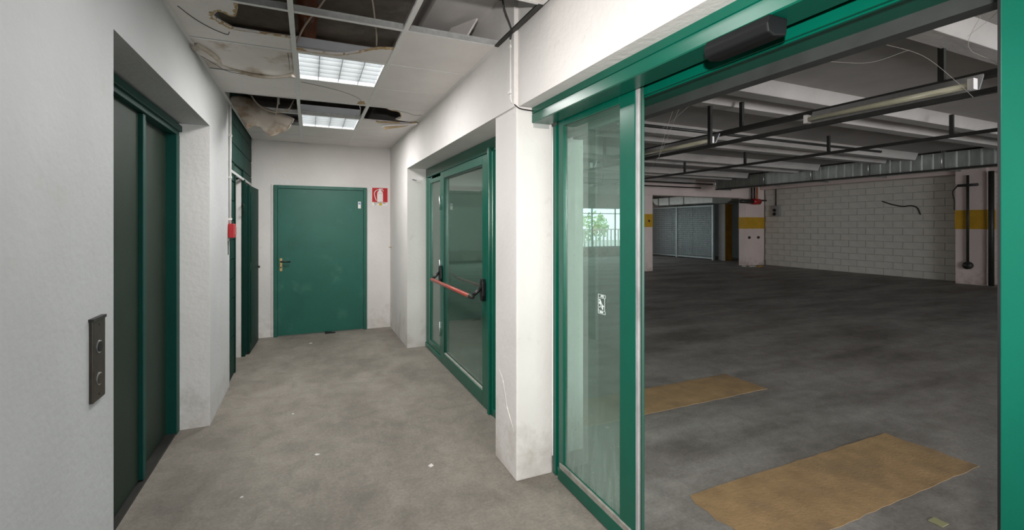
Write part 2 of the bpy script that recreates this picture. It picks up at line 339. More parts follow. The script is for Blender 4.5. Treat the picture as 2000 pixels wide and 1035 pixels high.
for y in YS[:-1]:
    if y < -3.4: continue
    for i in range(3):
        if abs(y - 5.29) < .01 and i == 2: continue
        bm = BM(); a, b = XS[i] + (.012 if i else 0), XS[i + 1] - (.012 if i < 2 else 0)
        box(bm, a, b, y - .012, y + .012, CZ - .0018, CZ); o = obj('cross_tee', bm, TEE, ce)
        B('tee_web', GALV_L, o, (a, b, y - .0012, y + .0012, CZ, CZ + .034), (a, b, y - .005, y + .005, CZ + .034, CZ + .04))
for nm, bx in (('wall_angle', (-.70, -.676, -3.5, 7.13)), ('wall_angle', (1.112, 1.135, -3.5, 2.14)), ('wall_angle', (1.112, 1.135, 2.77, 7.13)), ('wall_angle', (-.70, 1.135, 7.107, 7.13))):
    B(nm, TEE, ce, (*bx, CZ - .002, CZ))
# tiles: (column, row start index); leave out the missing ones
MISSING = {(0, 2.14), (1, 2.14), (2, 2.14), (0, 2.77), (1, 2.77), (1, 3.40), (0, 3.40), (0, 4.66), (1, 4.66), (2, 4.66), (1, 5.29), (1, 1.51), (1, -.38), (0, 5.29)}
tme = {}
for k in range(len(YS) - 1):
    y0, y1 = YS[k], YS[k + 1]
    if y1 < -3.4: continue
    for i in range(3):
        if (i, round(y0, 2)) in MISSING: continue
        key = (i, round(y1 - y0, 2))
        L_, W_ = y1 - y0 - .006, XS[i + 1] - XS[i] - .006
        if key not in tme:
            bm = BM(); box(bm, -W_ / 2, W_ / 2, -L_ / 2, L_ / 2, .0005, .015)
            me = bpy.data.meshes.new('ceiling_tile'); bm.to_mesh(me); bm.free(); me.materials.append(TILE); tme[key] = me
        o = bpy.data.objects.new('ceiling_tile', tme[key]); COL.objects.link(o); o.parent = ce
        o.location = ((XS[i] + XS[i + 1]) / 2, (y0 + y1) / 2, CZ + random.uniform(0, .001))
        o.rotation_euler = (random.uniform(-.002, .002), random.uniform(-.002, .002), 0)
def torn_tile(pts, z=CZ + .002, th=.014, name='broken_tile', m=TILE):
    bm = BM(); prism(bm, pts, 'z', z, z + th); o = obj(name, bm, m, ce); o['label'] = 'broken ceiling tile with a ragged brown edge'; return o
def torn_edge(pts, parent, z=CZ + .002, w=.022, seed=1):
    """fibrous core laid bare along the break"""
    rr = random.Random(seed); bm = BM(); P = smooth_path([(x, y, z) for x, y in pts], 6); prev = None
    for i, p in enumerate(P):
        t = (P[min(i + 1, len(P) - 1)] - P[max(i - 1, 0)]).normalized(); nrm = Vector((-t.y, t.x, 0))
        a = bm.verts.new(p + Vector((0, 0, -.0012)) + nrm * rr.uniform(-.002, .003)); b = bm.verts.new(p + Vector((0, 0, -.0012)) + nrm * (w * rr.uniform(.3, 1.2)))
        c = bm.verts.new(p + Vector((0, 0, .012)) + nrm * -.001)
        if prev: bm.faces.new((prev[0], a, b, prev[1])); bm.faces.new((prev[0], prev[2], c, a))
        prev = (a, b, c)
    return obj('torn_edge', bm, TORN, parent)
# left tile of the second row, its right half broken away
hole = [(-.346, 2.79), (-.350, 2.85), (-.373, 2.962), (-.400, 2.979), (-.43, 2.95), (-.456, 2.936), (-.492, 3.01), (-.484, 3.062), (-.45, 3.11), (-.413, 3.165), (-.25, 3.17), (-.098, 3.165)]
o = torn_tile([(-.698, 2.775), *hole, (-.098, 3.39), (-.698, 3.39)]); torn_edge(hole[:10], o, seed=3)
torn_edge([(-.413, 3.166), (-.3, 3.170), (-.2, 3.168), (-.1, 3.166)], o, w=.008, seed=5)
T('crack', CABLED, o, smooth_path([(-.64, 2.95, CZ + .001), (-.60, 3.07, CZ), (-.555, 3.162, CZ), (-.51, 3.225, CZ), (-.458, 3.267, CZ), (-.44, 3.22, CZ)]), .0022, 5)
# sagging stained tile, left column third row
bm = BM(); n = 18; g = []
for i in range(n + 1):
    row = []
    for j in range(n + 1):
        u, v = i / n, j / n; x = -.697 + .604 * u; y = 3.405 + .62 * v
        ridge = 1.7 * math.exp(-((v - (.25 + .62 * math.sqrt(max(u, 0.001)))) / .08) ** 2)
        z = CZ + .004 - .030 * math.sin(math.pi * u) * math.sin(math.pi * v) ** .7 - .018 * ridge * (1 - .3 * u) + .004 * noise.noise(Vector((x * 9, y * 9, 0)))
        row.append(bm.verts.new((x, y, z)))
    g.append(row)
for i in range(n):
    for j in range(n): bm.faces.new((g[i][j], g[i + 1][j], g[i + 1][j + 1], g[i][j + 1]))
o = obj('sagging_tile', bm, TILE_SAG, ce, smooth=True); sd = o.modifiers.new('thickness', 'SOLIDIFY'); sd.thickness = .012; sd.offset = 1
o['label'] = 'sagging ceiling tile with a curved brown water stain'
T('stain_ridge', TILE_STAIN, o, smooth_path([(-.66, 3.50, CZ - .006), (-.60, 3.60, CZ - .020), (-.55, 3.76, CZ - .030), (-.46, 3.88, CZ - .036), (-.35, 3.94, CZ - .036), (-.22, 3.93, CZ - .028), (-.11, 3.88, CZ - .014)]), .016, 8)
T('crack', CABLED, o, smooth_path([(-.668, 3.68, CZ - .022), (-.60, 3.80, CZ - .036), (-.534, 3.90, CZ - .043), (-.371, 3.985, CZ - .028), (-.2, 4.0, CZ - .018)]), .0018, 5)
T('crack', CABLED, o, [(-.130, 3.44, CZ - .004), (-.128, 3.6, CZ - .012), (-.130, 3.75, CZ - .022)], .0022, 5)
# remains of the tile hanging over the back of the first lamp
arc = [(-.085, 3.36), (.10, 3.365), (.22, 3.33), (.33, 3.22), (.42, 3.13), (.50, 3.10), (.525, 3.10)]
o = torn_tile([*arc, (.525, 3.395), (-.085, 3.395)]); torn_edge(arc, o, w=.012, seed=9)
# cracked tile behind the first lamp
T('crack', CABLED, ce, smooth_path([(-.06, 4.10, CZ), (.12, 4.17, CZ), (.30, 4.28, CZ), (.42, 4.42, CZ), (.46, 4.56, CZ)]), .0016, 5)
bm = BM(); prism(bm, [(.43, 4.53), (.475, 4.50), (.50, 4.60), (.46, 4.64), (.42, 4.62)], 'z', CZ - .0005, CZ + .001); obj('stain', bm, TORN, ce)
# broken tile in the right column beyond, flap hanging
pts = [(1.13, 4.68), (.72, 4.70), (.76, 4.74), (.862, 4.80), (.917, 5.034), (.88, 5.16), (1.0, 5.2), (1.13, 5.27)]
o = torn_tile(pts, z=CZ + .004); torn_edge([(.72, 4.70), (.76, 4.74), (.862, 4.80), (.917, 5.034), (.88, 5.16)], o, w=.01, seed=12)
T('crack', CABLED, o, smooth_path([(.78, 4.73, CZ + .003), (.87, 4.76, CZ + .003), (.95, 4.80, CZ + .003), (1.02, 4.86, CZ + .003), (1.10, 4.84, CZ + .003)]), .002, 5)
T('broken_edge', TORN, o, [(1.12, 5.15, CZ - .005), (.98, 5.30, CZ - .03), (.80, 5.44, CZ - .045)], .012, 6)
bm = BM(); prism(bm, [(1.12, 5.13), (.80, 5.40), (.78, 5.47), (1.12, 5.24)], 'z', CZ - .03, CZ - .018); obj('tile_shard', bm, TILE, o)
T('broken_edge', TORN, o, [(.93, 5.20, CZ - .012), (.72, 5.24, CZ - .02), (.68, 5.22, CZ - .02)], .009, 6)
# tilted tile in the near right corner, half out of its bay
bm = BM(); box(bm, .545, 1.10, 1.53, 2.13, CZ + .016, CZ + .028)
# dark angle along the right wall where the near tile is gone
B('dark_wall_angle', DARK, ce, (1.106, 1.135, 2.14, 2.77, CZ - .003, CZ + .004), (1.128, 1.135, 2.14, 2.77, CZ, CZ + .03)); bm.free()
# ---------------------------------------------------------------- luminaires
def luminaire(y0, y1, label):
    x0, x1 = -.082, .522; y0 += .006; y1 -= .006
    t = empty('ceiling_light', (.22, (y0 + y1) / 2, CZ), label, 'ceiling light', 'louvred ceiling lights in the tile grid')
    z = CZ
    B('housing', HOUSING, t, (x0, x1, y0, y0 + .008, z + .004, z + .10), (x0, x1, y1 - .008, y1, z + .004, z + .10), (x0, x0 + .008, y0 + .008, y1 - .008, z + .004, z + .10),
      (x1 - .008, x1, y0 + .008, y1 - .008, z + .004, z + .10), (x0, x1, y0, y1, z + .10, z + .108))
    B('reflector', LITTUBE, t, (x0 + .02, x1 - .02, y0 + .02, y1 - .02, z + .055, z + .065))
    B('rim', PVC, t, (x0, x1, y0, y0 + .02, z, z + .006), (x0, x1, y1 - .02, y1, z, z + .006), (x0, x0 + .018, y0 + .02, y1 - .02, z, z + .006), (x1 - .018, x1, y0 + .02, y1 - .02, z, z + .006))
    W = x1 - x0
    for k in range(1, 4):
        xx = x0 + W * k / 4; bm = BM(); prism(bm, [(xx - .006, z + .05), (xx + .006, z + .05), (xx + .002, z + .004), (xx - .002, z + .004)], 'y', y0 + .02, y1 - .02); obj('louvre_divider', bm, LOUVRE, t)
    for k in range(1, 6):
        yy = y0 + (y1 - y0) * k / 6; bm = BM(); prism(bm, [(yy - .006, z + .045), (yy + .006, z + .045), (yy + .002, z + .006), (yy - .002, z + .006)], 'x', x0 + .018, x1 - .018); obj('louvre_blade', bm, LOUVRE, t)
    return t
luminaire(3.40, 4.03, 'lit louvred ceiling light nearer the camera, torn tile at its edge')
luminaire(5.29, 5.92, 'lit louvred ceiling light farther along, near the hanging broken tile')
luminaire(1.51, 2.14, 'lit louvred ceiling light just above the picture frame')
luminaire(-.38, .25, 'lit louvred ceiling light behind the camera')
for o in COL.objects:      # the lamp plane must not be blocked by its own louvre: area lamps sit just under the rim
    if o.name.startswith('luminaire_light'): o.location.z = CZ - .012
# ---------------------------------------------------------------- things in the plenum
T('drain_pipe', PIPE_O, None, [(-.01, 1.6, 3.22), (-.01, 4.718, 3.22)], .07, 20)
dp = tag(bpy.data.objects['drain_pipe'], 'orange brown plastic drain pipe above the missing tiles', 'pipe')
bm = BM(); tube(bm, [(-.01, 3.82, 3.22), (-.01, 3.93, 3.22)], .082, 20); obj('pipe_collar', bm, PIPE_O, dp)
def cable(pts, r, m, label, n=8):
    o = T('cable', m, None, smooth_path(pts), r, 6); return tag(o, label, 'cable')
cable([(.22, 2.5, 3.16), (.17, 2.85, 3.02), (.08, 3.05, 2.93), (-.02, 3.22, 2.84), (-.075, 3.36, 2.77)], .0065, CABLE, 'beige cable sagging past the orange pipe to the near lamp')
cable([(.30, 2.5, 3.22), (.33, 2.80, 3.02), (.375, 2.98, 2.90), (.41, 3.13, 2.82), (.42, 3.2, 2.765)], .006, CABLE, 'pale cable hanging right of the orange pipe above the near lamp')
cable([(1.04, 2.40, 3.02), (1.03, 2.46, 2.95), (1.06, 2.5, 2.85), (1.125, 2.54, 2.745), (1.128, 2.56, 2.69)], .006, CABLED, 'black cable dropping inside the corner of the ceiling opening')
cable([(-.54, 5.05, 2.86), (-.46, 5.02, 2.73), (-.35, 4.98, 2.655), (-.25, 4.98, 2.655), (-.18, 5.0, 2.70), (-.14, 5.05, 2.80)], .006, CABLE, 'grey cable looping in front of the hanging broken tile')
cable([(-.25, 4.95, 2.90), (-.275, 5.0, 2.76), (-.30, 5.06, 2.63), (-.325, 5.12, 2.50)], .007, CABLE, 'straight grey wire poking down onto the hanging tile')
cable([(.44, 4.95, 2.85), (.49, 5.02, 2.79), (.50, 5.15, 2.755), (.47, 5.3, 2.75), (.44, 5.4, 2.84)], .005, PVC, 'white cable curling beside the farther ceiling light')
bd = B('plasterboard_offcut', TILE, None, (0, .012, -.16, .16, -.11, .12)); bd.rotation_euler = (R(8), R(28), R(20)); bd.location = (.93, 3.05, 2.86)
tag(bd, 'broken board leaning in the plenum over the right tiles', 'board')
# hanging stained tile
out = [(-.685, 2.805), (-.705, 2.77), (-.66, 2.69), (-.609, 2.616), (-.575, 2.54), (-.54, 2.466), (-.505, 2.500), (-.464, 2.508), (-.43, 2.50), (-.402, 2.462), (-.365, 2.43), (-.333, 2.399),
       (-.29, 2.42), (-.25, 2.455), (-.198, 2.478), (-.17, 2.55), (-.133, 2.616), (-.20, 2.64), (-.286, 2.667), (-.37, 2.70), (-.458, 2.746), (-.51, 2.79), (-.57, 2.817), (-.63, 2.82)]
bm = BM(); vs = [bm.verts.new((x, 5.2, z)) for x, z in out]; bm.faces.new(vs)
bmesh.ops.triangulate(bm, faces=bm.faces[:]); bmesh.ops.subdivide_edges(bm, edges=bm.edges[:], cuts=3, use_grid_fill=True)
for v in bm.verts:
    x, z = v.co.x, v.co.z
    v.co.y = 5.17 + (2.82 - z) * -.55 + .25 * max(0, x + .3) + .02 * noise.noise(Vector((x * 7, z * 7, 0))) + .03 * math.sin(x * 9)
ht = obj('broken_tile', bm, TILE_STAIN, None, smooth=True); sd = ht.modifiers.new('thickness', 'SOLIDIFY'); sd.thickness = .014; sd.offset = 0
tag(ht, 'big water stained broken tile hanging by the green blockwork', 'ceiling tile')
B('hanger_clip', ALU, None, (-.285, -.262, 5.02, 5.03, 2.74, 2.92)); tag(bpy.data.objects['hanger_clip'], 'small metal hanger strip above the hanging broken tile', 'bracket')
# ================================================================ DOOR: back wall
d1 = empty('door_1', (.17, 7.1, 0), 'closed green metal door with brass lever plate in end wall', 'door', kind='structure')
dx0, dx1, dz1 = -.445, .79, 2.11
B('door_frame', GREEN_DOOR, d1, (dx0, dx0 + .045, 7.095, 7.13, 0, dz1), (dx1 - .045, dx1, 7.095, 7.13, 0, dz1), (dx0 + .045, dx1 - .045, 7.095, 7.13, dz1 - .045, dz1), bevel=.004)
B('door_leaf', GREEN_DOOR, d1, (dx0 + .048, dx1 - .048, 7.105, 7.13, .012, dz1 - .048), bevel=.004)
hd = B('lock_plate', BRASS, d1, (-.372, -.338, 7.099, 7.105, .91, 1.09), bevel=.003)
bm = BM(); tube(bm, [(-.355, 7.10, 1.045), (-.355, 7.055, 1.045), (-.34, 7.05, 1.045), (-.235, 7.05, 1.043)], .010, 8); obj('lever', bm, BLACK, hd, smooth=True)
bm = BM(); tube(bm, [(-.355, 7.10, .965), (-.355, 7.094, .965)], .010, 10); obj('keyhole', bm, BLACK, hd)
st = B('door_sticker', SIGNW, d1, (.665, .705, 7.1035, 7.105, 1.80, 1.90)); st['label'] = 'small white sticker with blue print'
B('sticker_print', mat('blue ink', (.18, .25, .5), .6), st, (.67, .70, 7.1028, 7.1035, 1.86, 1.885))
for z in (.3, 1.05, 1.85):
    bm = BM(); tube(bm, [(.742, 7.098, z - .045), (.742, 7.098, z + .045)], .008, 8); obj('hinge', bm, GREEN_DOOR, d1)
tr = B('trim_1', WHITE, None, (dx0 - .03, dx0 - .002, 7.118, 7.13, 0, dz1 + .01)); tag(tr, 'white plaster strip beside the left edge of the green door', 'trim', kind='structure')
bm = BM(); prism(bm, [(0, 0), (.14, 0), (.14, .008), (0, .032)], 'y', 0, .045)
ws = obj('door_wedge', bm, BLACK, None, .002); ws.location = (.21, 7.03, 0.0); tag(ws, 'black wedge lying on floor at foot of the green end door', 'door wedge')
# ---------------------------------------------------------------- extinguisher sign
sg = B('extinguisher_sign', SIGNW, None, (.868, 1.097, 7.126, 7.13, 1.85, 2.118)); tag(sg, 'red and white fire extinguisher sign right of green end door', 'sign')
rd = B('red_panel', REDMAT, sg, (.870, 1.095, 7.1245, 7.126, 1.90, 2.116))
bm = BM()
cx = .985; Y = (7.123, 7.1245)
def pp(pts): prism(bm, pts, 'y', *Y)
pp([(cx - .042, 1.905), (cx + .042, 1.905), (cx + .042, 2.030), (cx - .042, 2.030)])
pp([(cx - .042, 2.033), (cx + .042, 2.033), (cx + .034, 2.060), (cx + .018, 2.070), (cx + .018, 2.085), (cx - .018, 2.085), (cx - .018, 2.070), (cx - .034, 2.060)])
pp([(cx - .02, 2.088), (cx + .02, 2.088), (cx + .014, 2.104), (cx - .014, 2.104)])
pp([(cx + .022, 2.085), (cx + .052, 2.066), (cx + .056, 2.073), (cx + .022, 2.096)])
pp([(cx + .014, 2.098), (cx + .046, 2.098), (cx + .046, 2.105), (cx + .014, 2.105)])
obj('extinguisher_pictogram', bm, SIGNW, rd)
bm = BM(); hz = smooth_path([(cx - .018, 7.1238, 2.09), (cx - .055, 7.1238, 2.078), (cx - .082, 7.1238, 2.04), (cx - .078, 7.1238, 1.99), (cx - .066, 7.1238, 1.95), (cx - .054, 7.1238, 1.922)]); tube(bm, hz, .0058, 6); obj('hose_pictogram', bm, SIGNW, rd)
RX = Matrix.Rotation(R(90), 4, 'X')
text('sign_text', 'ESTINTORE', .033, (.983, 7.1255, 1.884), RX, INK, sg, sx=1.02)
text('sign_text', 'N\u00b0', .03, (.922, 7.1255, 1.862), RX, INK, sg)
ys = B('number_sticker', YEL, sg, (.972, 1.014, 7.1248, 7.126, 1.852, 1.888))
text('sticker_number', '21', .03, (.993, 7.1243, 1.869), RX, INK, ys, ext=.0002)
# ================================================================ LIFT
e = empty('door_2', (-.9, 3.2, 0), 'dark green two panel sliding lift door in recess of left wall', 'lift door', kind='structure')
ex = -.905
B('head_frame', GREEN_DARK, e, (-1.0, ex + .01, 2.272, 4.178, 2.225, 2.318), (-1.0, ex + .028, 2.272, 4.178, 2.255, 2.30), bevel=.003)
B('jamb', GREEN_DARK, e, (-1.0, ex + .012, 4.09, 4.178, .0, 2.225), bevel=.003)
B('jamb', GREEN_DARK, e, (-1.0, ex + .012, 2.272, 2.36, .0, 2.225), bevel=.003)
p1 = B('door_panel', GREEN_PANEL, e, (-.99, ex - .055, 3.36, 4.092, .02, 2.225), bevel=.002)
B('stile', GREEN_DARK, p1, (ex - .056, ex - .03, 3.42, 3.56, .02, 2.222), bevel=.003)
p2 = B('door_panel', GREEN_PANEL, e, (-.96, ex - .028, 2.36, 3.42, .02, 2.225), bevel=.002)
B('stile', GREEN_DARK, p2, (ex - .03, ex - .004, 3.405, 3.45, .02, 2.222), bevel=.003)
B('sill', DARK, e, (-1.05, ex + .006, 2.272, 4.178, -.01, .014))
B('pale_scratch', SIGNW, e, (ex - .030, ex - .0275, 3.50, 3.53, .82, .87))
S('wall_lift_shaft', CONC, 'dark wall of the lift shaft behind the lift door', 'wall', (-1.15, -1.06, 2.1, 4.3, 0, 3.35))
cpl = B('lift_call_plate', PLATE, None, (-.70, -.688, 2.05, 2.155, .925, 1.215), bevel=.003); tag(cpl, 'scratched steel lift call plate on the near left wall', 'call plate')
for z, m in ((1.115, BLACK), (1.0, PLATE)):
    bm = BM(); tube(bm, [(-.689, 2.10, z), (-.684, 2.10, z)], .019, 16); b_ = obj('call_button', bm, m, cpl)
    bm = BM(); tube(bm, [(-.6885, 2.10, z), (-.686, 2.10, z)], .023, 16); obj('button_ring', bm, ALU, cpl)
for z in (.945, 1.195):
    bm = BM(); tube(bm, [(-.689, 2.10, z), (-.6865, 2.10, z)], .004, 8); obj('screw', bm, DARK, cpl)
B('bent_lip', DARK, cpl, (-.70, -.684, 2.045, 2.155, 1.212, 1.222))
# ================================================================ service room door
d3 = empty('door_3', (-.70, 5.9, 0), 'dark green service room door folded open by the end wall', 'door', kind='structure')
B('door_frame', GREEN_SERV, d3, (-.86, -.705, 5.56, 5.60, 0, 2.09), (-.727, -.69, 6.20, 6.27, 0, 2.09), bevel=.003)
B('white_reveal', WHITE, d3, (-.90, -.728, 6.195, 6.275, 0, 2.09))
B('door_head', GALV_L, d3, (-.72, -.700, 5.2, 6.95, 2.075, 2.105), bevel=.003)
lf = BM(); box(lf, -.02, .02, 0, .66, .02, 2.03); lo = obj('door_leaf', lf, GREEN_SERV, d3, .004); lo.location = (-.668, 6.29, 0); lo.rotation_euler = (0, 0, -R(2.8))
bm = BM(); box(bm, .0205, .026, .06, .60, 1.1, 1.95); box(bm, .0205, .026, .06, .60, .12, 1.0); obj('raised_panel', bm, GREEN_SERV, lo, .003)
lf = BM(); box(lf, -.735, -.675, 6.215, 6.25, .02, 2.04); l2 = obj('door_leaf', lf, GREEN_SERV, d3, .004)
T('pull_handle', DARK, d3, [(-.700, 6.19, 1.68), (-.700, 6.165, 1.68), (-.700, 6.165, 1.80), (-.700, 6.19, 1.80)], .007, 6)
B('keyhole_cover', DARK, d3, (-.715, -.69, 6.205, 6.214, 1.50, 1.60), bevel=.002)
T('door_knob', DARK, d3, [(-.62, 6.9, 1.0), (-.595, 6.9, 1.0)], .016, 10)
# alarm call point, conduit, wall slot
ap = B('alarm_call_point', RED, None, (-.70, -.645, 5.03, 5.125, 1.43, 1.565), bevel=.008); tag(ap, 'small red fire alarm call point on the left wall end', 'alarm')
B('glass_cover', mat('pale red glass', (.55, .12, .12), .15), ap, (-.6455, -.640, 5.045, 5.11, 1.455, 1.54), bevel=.002)
cdo = T('conduit', PVC, None, [(-.688, 5.085, 1.565), (-.688, 5.085, 2.70)], .011, 8); tag(cdo, 'white conduit running up the left wall above the red call point', 'conduit')
for z in (1.60, 2.0, 2.4):
    B('conduit_clip', PVC, cdo, (-.70, -.674, 5.07, 5.10, z, z + .018))
B('wall_slot', DARK, None, (-.70, -.697, 5.03, 5.065, 1.27, 1.40)); tag(bpy.data.objects['wall_slot'], 'narrow dark key slot plate below red call point', 'plate')
nb = T('nail', BRASS, None, [(1.13, 6.98, 1.22), (1.09, 6.96, 1.225)], .006, 6); tag(nb, 'small hook sticking out of wall near end wall corner', 'hook')
nb = T('nail', DARK, None, [(1.20, 5.80, 2.13), (1.20, 5.785, 2.13), (1.25, 5.785, 2.12)], .004, 6); tag(nb, 'bent dark hook at the top of the far niche pier', 'hook')
# ================================================================ panic door niche
d4 = empty('door_4', (1.40, 4.3, 0), 'green framed glazed panic door with narrow sidelight in right niche', 'door', kind='structure')
gx0, gx1 = 1.37, 1.425
B('outer_frame', GREEN_FRAME, d4, (gx0, gx1, 2.85, 5.80, 2.155, 2.27), (gx0, gx1, 5.70, 5.80, .06, 2.155), (gx0, gx1, 2.85, 2.93, .06, 2.155), (gx0 - .01, gx1, 2.85, 5.80, .0, .06), bevel=.009)
B('mullion', GREEN_FRAME, d4, (gx0, gx1, 5.03, 5.09, .06, 2.155), bevel=.004)
B('mullion', GREEN_FRAME, d4, (gx0 - .012, gx1, 3.44, 3.56, .0, 2.155), (gx0 - .03, gx0 - .01, 3.48, 3.52, .0, 2.19), bevel=.004)
sl = B('sidelight_sash', GREEN_FRAME, d4, (gx0 + .006, gx1 - .006, 5.60, 5.695, .06, 2.12), (gx0 + .006, gx1 - .006, 5.09, 5.13, .06, 2.12), (gx0 + .006, gx1 - .006, 5.13, 5.60, .06, .13), (gx0 + .006, gx1 - .006, 5.13, 5.60, 2.07, 2.12), bevel=.003)
B('glass_pane', GLASS_P, sl, (1.396, 1.398, 5.13, 5.60, .13, 2.07))
B('door_sash', GREEN_FRAME, d4, (gx0 - .012, gx1 - .006, 4.90, 5.025, .02, 2.145), (gx0 - .012, gx1 - .006, 3.565, 3.68, .02, 2.145), (gx0 - .012, gx1 - .006, 3.68, 4.90, .02, .13), (gx0 - .012, gx1 - .006, 3.68, 4.90, 2.07, 2.145), bevel=.004)
gp = B('glass_pane', GLASS_P, d4, (1.390, 1.392, 3.68, 4.90, .13, 2.07))
B('glazing_bead', BLACK, d4, (gx0 - .004, gx0 + .004, 3.68, 4.90, 2.062, 2.07), (gx0 - .004, gx0 + .004, 4.892, 4.90, .13, 2.062))
bead = B('glazing_bead', mat('dusty bead', (.32, .33, .29), .8, var=.3, scale=20), d4, (gx0 - .006, gx0 + .010, 3.68, 4.90, .13, .145)); bead['label'] = 'dust covered bottom bead'
B('glass_pane', GLASS_P, d4, (1.396, 1.398, 2.93, 3.44, .06, 2.155))
for z in (1.72, 1.0, .3):
    bm = BM(); tube(bm, [(gx0 - .02, 5.035, z), (gx0 - .02, 5.035, z + .16)], .009, 8); obj('hinge', bm, ALU, d4, smooth=True)
pb = T('push_bar', REDBAR, d4, [(1.242, 4.97, .952), (1.242, 3.68, .952)], .018, 12); pb['label'] = 'faded red panic push bar on black end boxes'
def arm(y, s):
    bm = BM(); prism(bm, [(y - .035, .96), (y - .02, .91), (y + .02, .91), (y + .035, .96), (y + .035, 1.07), (y + .015, 1.10), (y - .015, 1.10), (y - .035, 1.07)], 'x', 1.325, 1.357); obj('end_box', bm, BLACK, pb, .006)
    bm = BM(); tube(bm, [(1.335, y, 1.03), (1.29, y, .99), (1.245, y + s * .01, .955)], .016, 8); obj('lever_arm', bm, BLACK, pb, smooth=True)
arm(4.975, -1); arm(3.62, 1)
T('bar_end', BRASS, pb, [(1.242, 3.69, .952), (1.242, 3.67, .952)], .0185, 12)
T('bar_end', DARK, pb, [(1.242, 3.67, .952), (1.242, 3.60, .955)], .020, 12)
# ================================================================ sliding door
d5 = empty('door_5', (1.4, 1.2, 0), 'green framed automatic sliding glass door standing open to the garage', 'sliding door', kind='structure')
bm = BM(); prism(bm, [(1.25, 2.270), (1.25, 2.235), (1.256, 2.232), (1.25, 2.229), (1.25, 2.180), (1.255, 2.176), (1.372, 2.176), (1.372, 2.27)], 'y', -1.59, 2.507)
obj('header_box', bm, GREEN_FRAME, d5)
B('header_end', mat('pale header end', (.55, .56, .54), .4, .3), d5, (1.258, 1.366, 2.500, 2.5075, 2.150, 2.177))  # pale plate under the far end of the header
B('header_track', GREEN_FRAME, d5, (1.372, 1.382, -1.59, 2.507, 2.19, 2.27), (1.424, 1.436, -1.59, 2.507, 2.155, 2.27), (1.44, 1.452, -1.59, 2.507, 2.15, 2.27), (1.458, 1.60, -1.59, 2.507, 2.165, 2.27))
B('track_gap_shade', BLACK, d5, (1.383, 1.424, -1.59, 2.507, 2.21, 2.262))  # black filler painting the shade inside the open track slot
B('lintel_edge', mat('dark lintel', (.028, .032, .030), .6, var=.3, scale=5), d5, (1.60, 1.66, -1.59, 2.6, 2.12, 2.27))  # near black base colour with noise variation
def leaf(y0, y1, lead, seal=True):
    xa, xb = 1.388, 1.418
    ya, yb = (y0, y0 + .115) if lead == 'lo' else (y1 - .115, y1)
    za, zb = (y1 - .055, y1) if lead == 'lo' else (y0, y0 + .055)
    m0, m1 = min(yb, zb), max(ya, za)
    f = B('sliding_leaf', GREEN_FRAME, d5, (xa, xb, ya, yb, .015, 2.21), (xa, xb, za, zb, .015, 2.21), (xa, xb, m0, m1, .015, .115), (xa, xb, m0, m1, 2.145, 2.21), (xa - .008, xb, y0 + .0, y1, .01, .085), bevel=.003)
    B('glass_pane', GLASS_S, f, (1.403, 1.405, m0, m1, .115, 2.145))
    B('bottom_bead', mat('grimy aluminium bead', (.30, .29, .26), .6, .2, var=.3, scale=16), f, (xa - .008, xa + .006, y0 + .02, y1 - .02, .085, .117), bevel=.003)
    if not seal:
        B('edge_seal', BLACK, f, (xa + .006, xb - .004, y1, y1 + .006, .02, 2.205)); return f
    e0, e1 = (y0 - .022, y0 - .0005) if lead == 'lo' else (y1 + .0005, y1 + .022)
    B('edge_seal', RUBBER, f, (xa + .002, xb - .004, e0, e1, .02, 2.205), bevel=.004)
    g0, g1 = (y0 - .034, y0 - .0225) if lead == 'lo' else (y1 + .0225, y1 + .034)
    B('seal_lip', mat('dark green lip', (.02, .07, .05), .4), f, (1.402, 1.412, g0, g1, .02, 2.205))
    return f
lA = leaf(1.71, 2.42, 'lo')
lB = leaf(-.25, .480, 'hi', False)
# fixed light behind the open leaf
B('fixed_frame', GREEN_FRAME, d5, (1.395, 1.418, 2.468, 2.505, .0, 2.17), (1.412, 1.455, 2.425, 2.468, .0, 2.17), (1.43, 1.455, 1.72, 2.425, .0, .10), (1.43, 1.455, 1.72, 1.80, .1, 2.15), (1.43, 1.455, 1.80, 2.425, 2.08, 2.15), bevel=.004)
B('glass_pane', GLASS_C, d5, (1.443, 1.445, 1.80, 2.425, .10, 2.08))
# pictogram on the leaf's glass
sk = B('door_sticker', mat('sticker white line', (.72, .80, .78), .5), lA,
       (1.4015, 1.403, 1.962, 1.9635, 1.085, 1.187), (1.4015, 1.403, 2.024, 2.0255, 1.085, 1.187), (1.4015, 1.403, 1.962, 2.0255, 1.085, 1.0868), (1.4015, 1.403, 1.962, 2.0255, 1.1852, 1.187),
       (1.4015, 1.403, 1.962, 2.0255, 1.1015, 1.103), (1.4015, 1.403, 1.962, 2.0255, 1.168, 1.1695), (1.4015, 1.403, 1.962, 1.968, 1.103, 1.168))
sk['label'] = 'white emergency push sticker with a figure'
bm = BM()
def q(pts): prism(bm, [(y, z) for y, z in pts], 'x', 1.4015, 1.403)
q([(2.018, 1.158), (2.012, 1.163), (2.004, 1.158), (2.008, 1.150)])
q([(2.014, 1.150), (2.002, 1.154), (1.990, 1.132), (1.998, 1.124)])
q([(2.020, 1.140), (2.016, 1.145), (2.004, 1.138), (2.008, 1.132)])
q([(1.996, 1.140), (1.975, 1.128), (1.976, 1.122), (1.996, 1.130)])
q([(2.000, 1.128), (1.990, 1.132), (1.980, 1.112), (1.988, 1.108)])
q([(2.002, 1.128), (1.998, 1.132), (2.010, 1.116), (2.016, 1.120)])
q([(2.004, 1.176), (1.996, 1.184), (1.990, 1.180), (1.996, 1.172)]); q([(1.988, 1.183), (1.980, 1.184), (1.978, 1.172), (1.984, 1.171)])
q([(2.012, 1.090), (2.012, 1.098), (1.985, 1.099), (1.980, 1.091)])
obj('pictogram', bm, MATS['sticker white line'], sk)
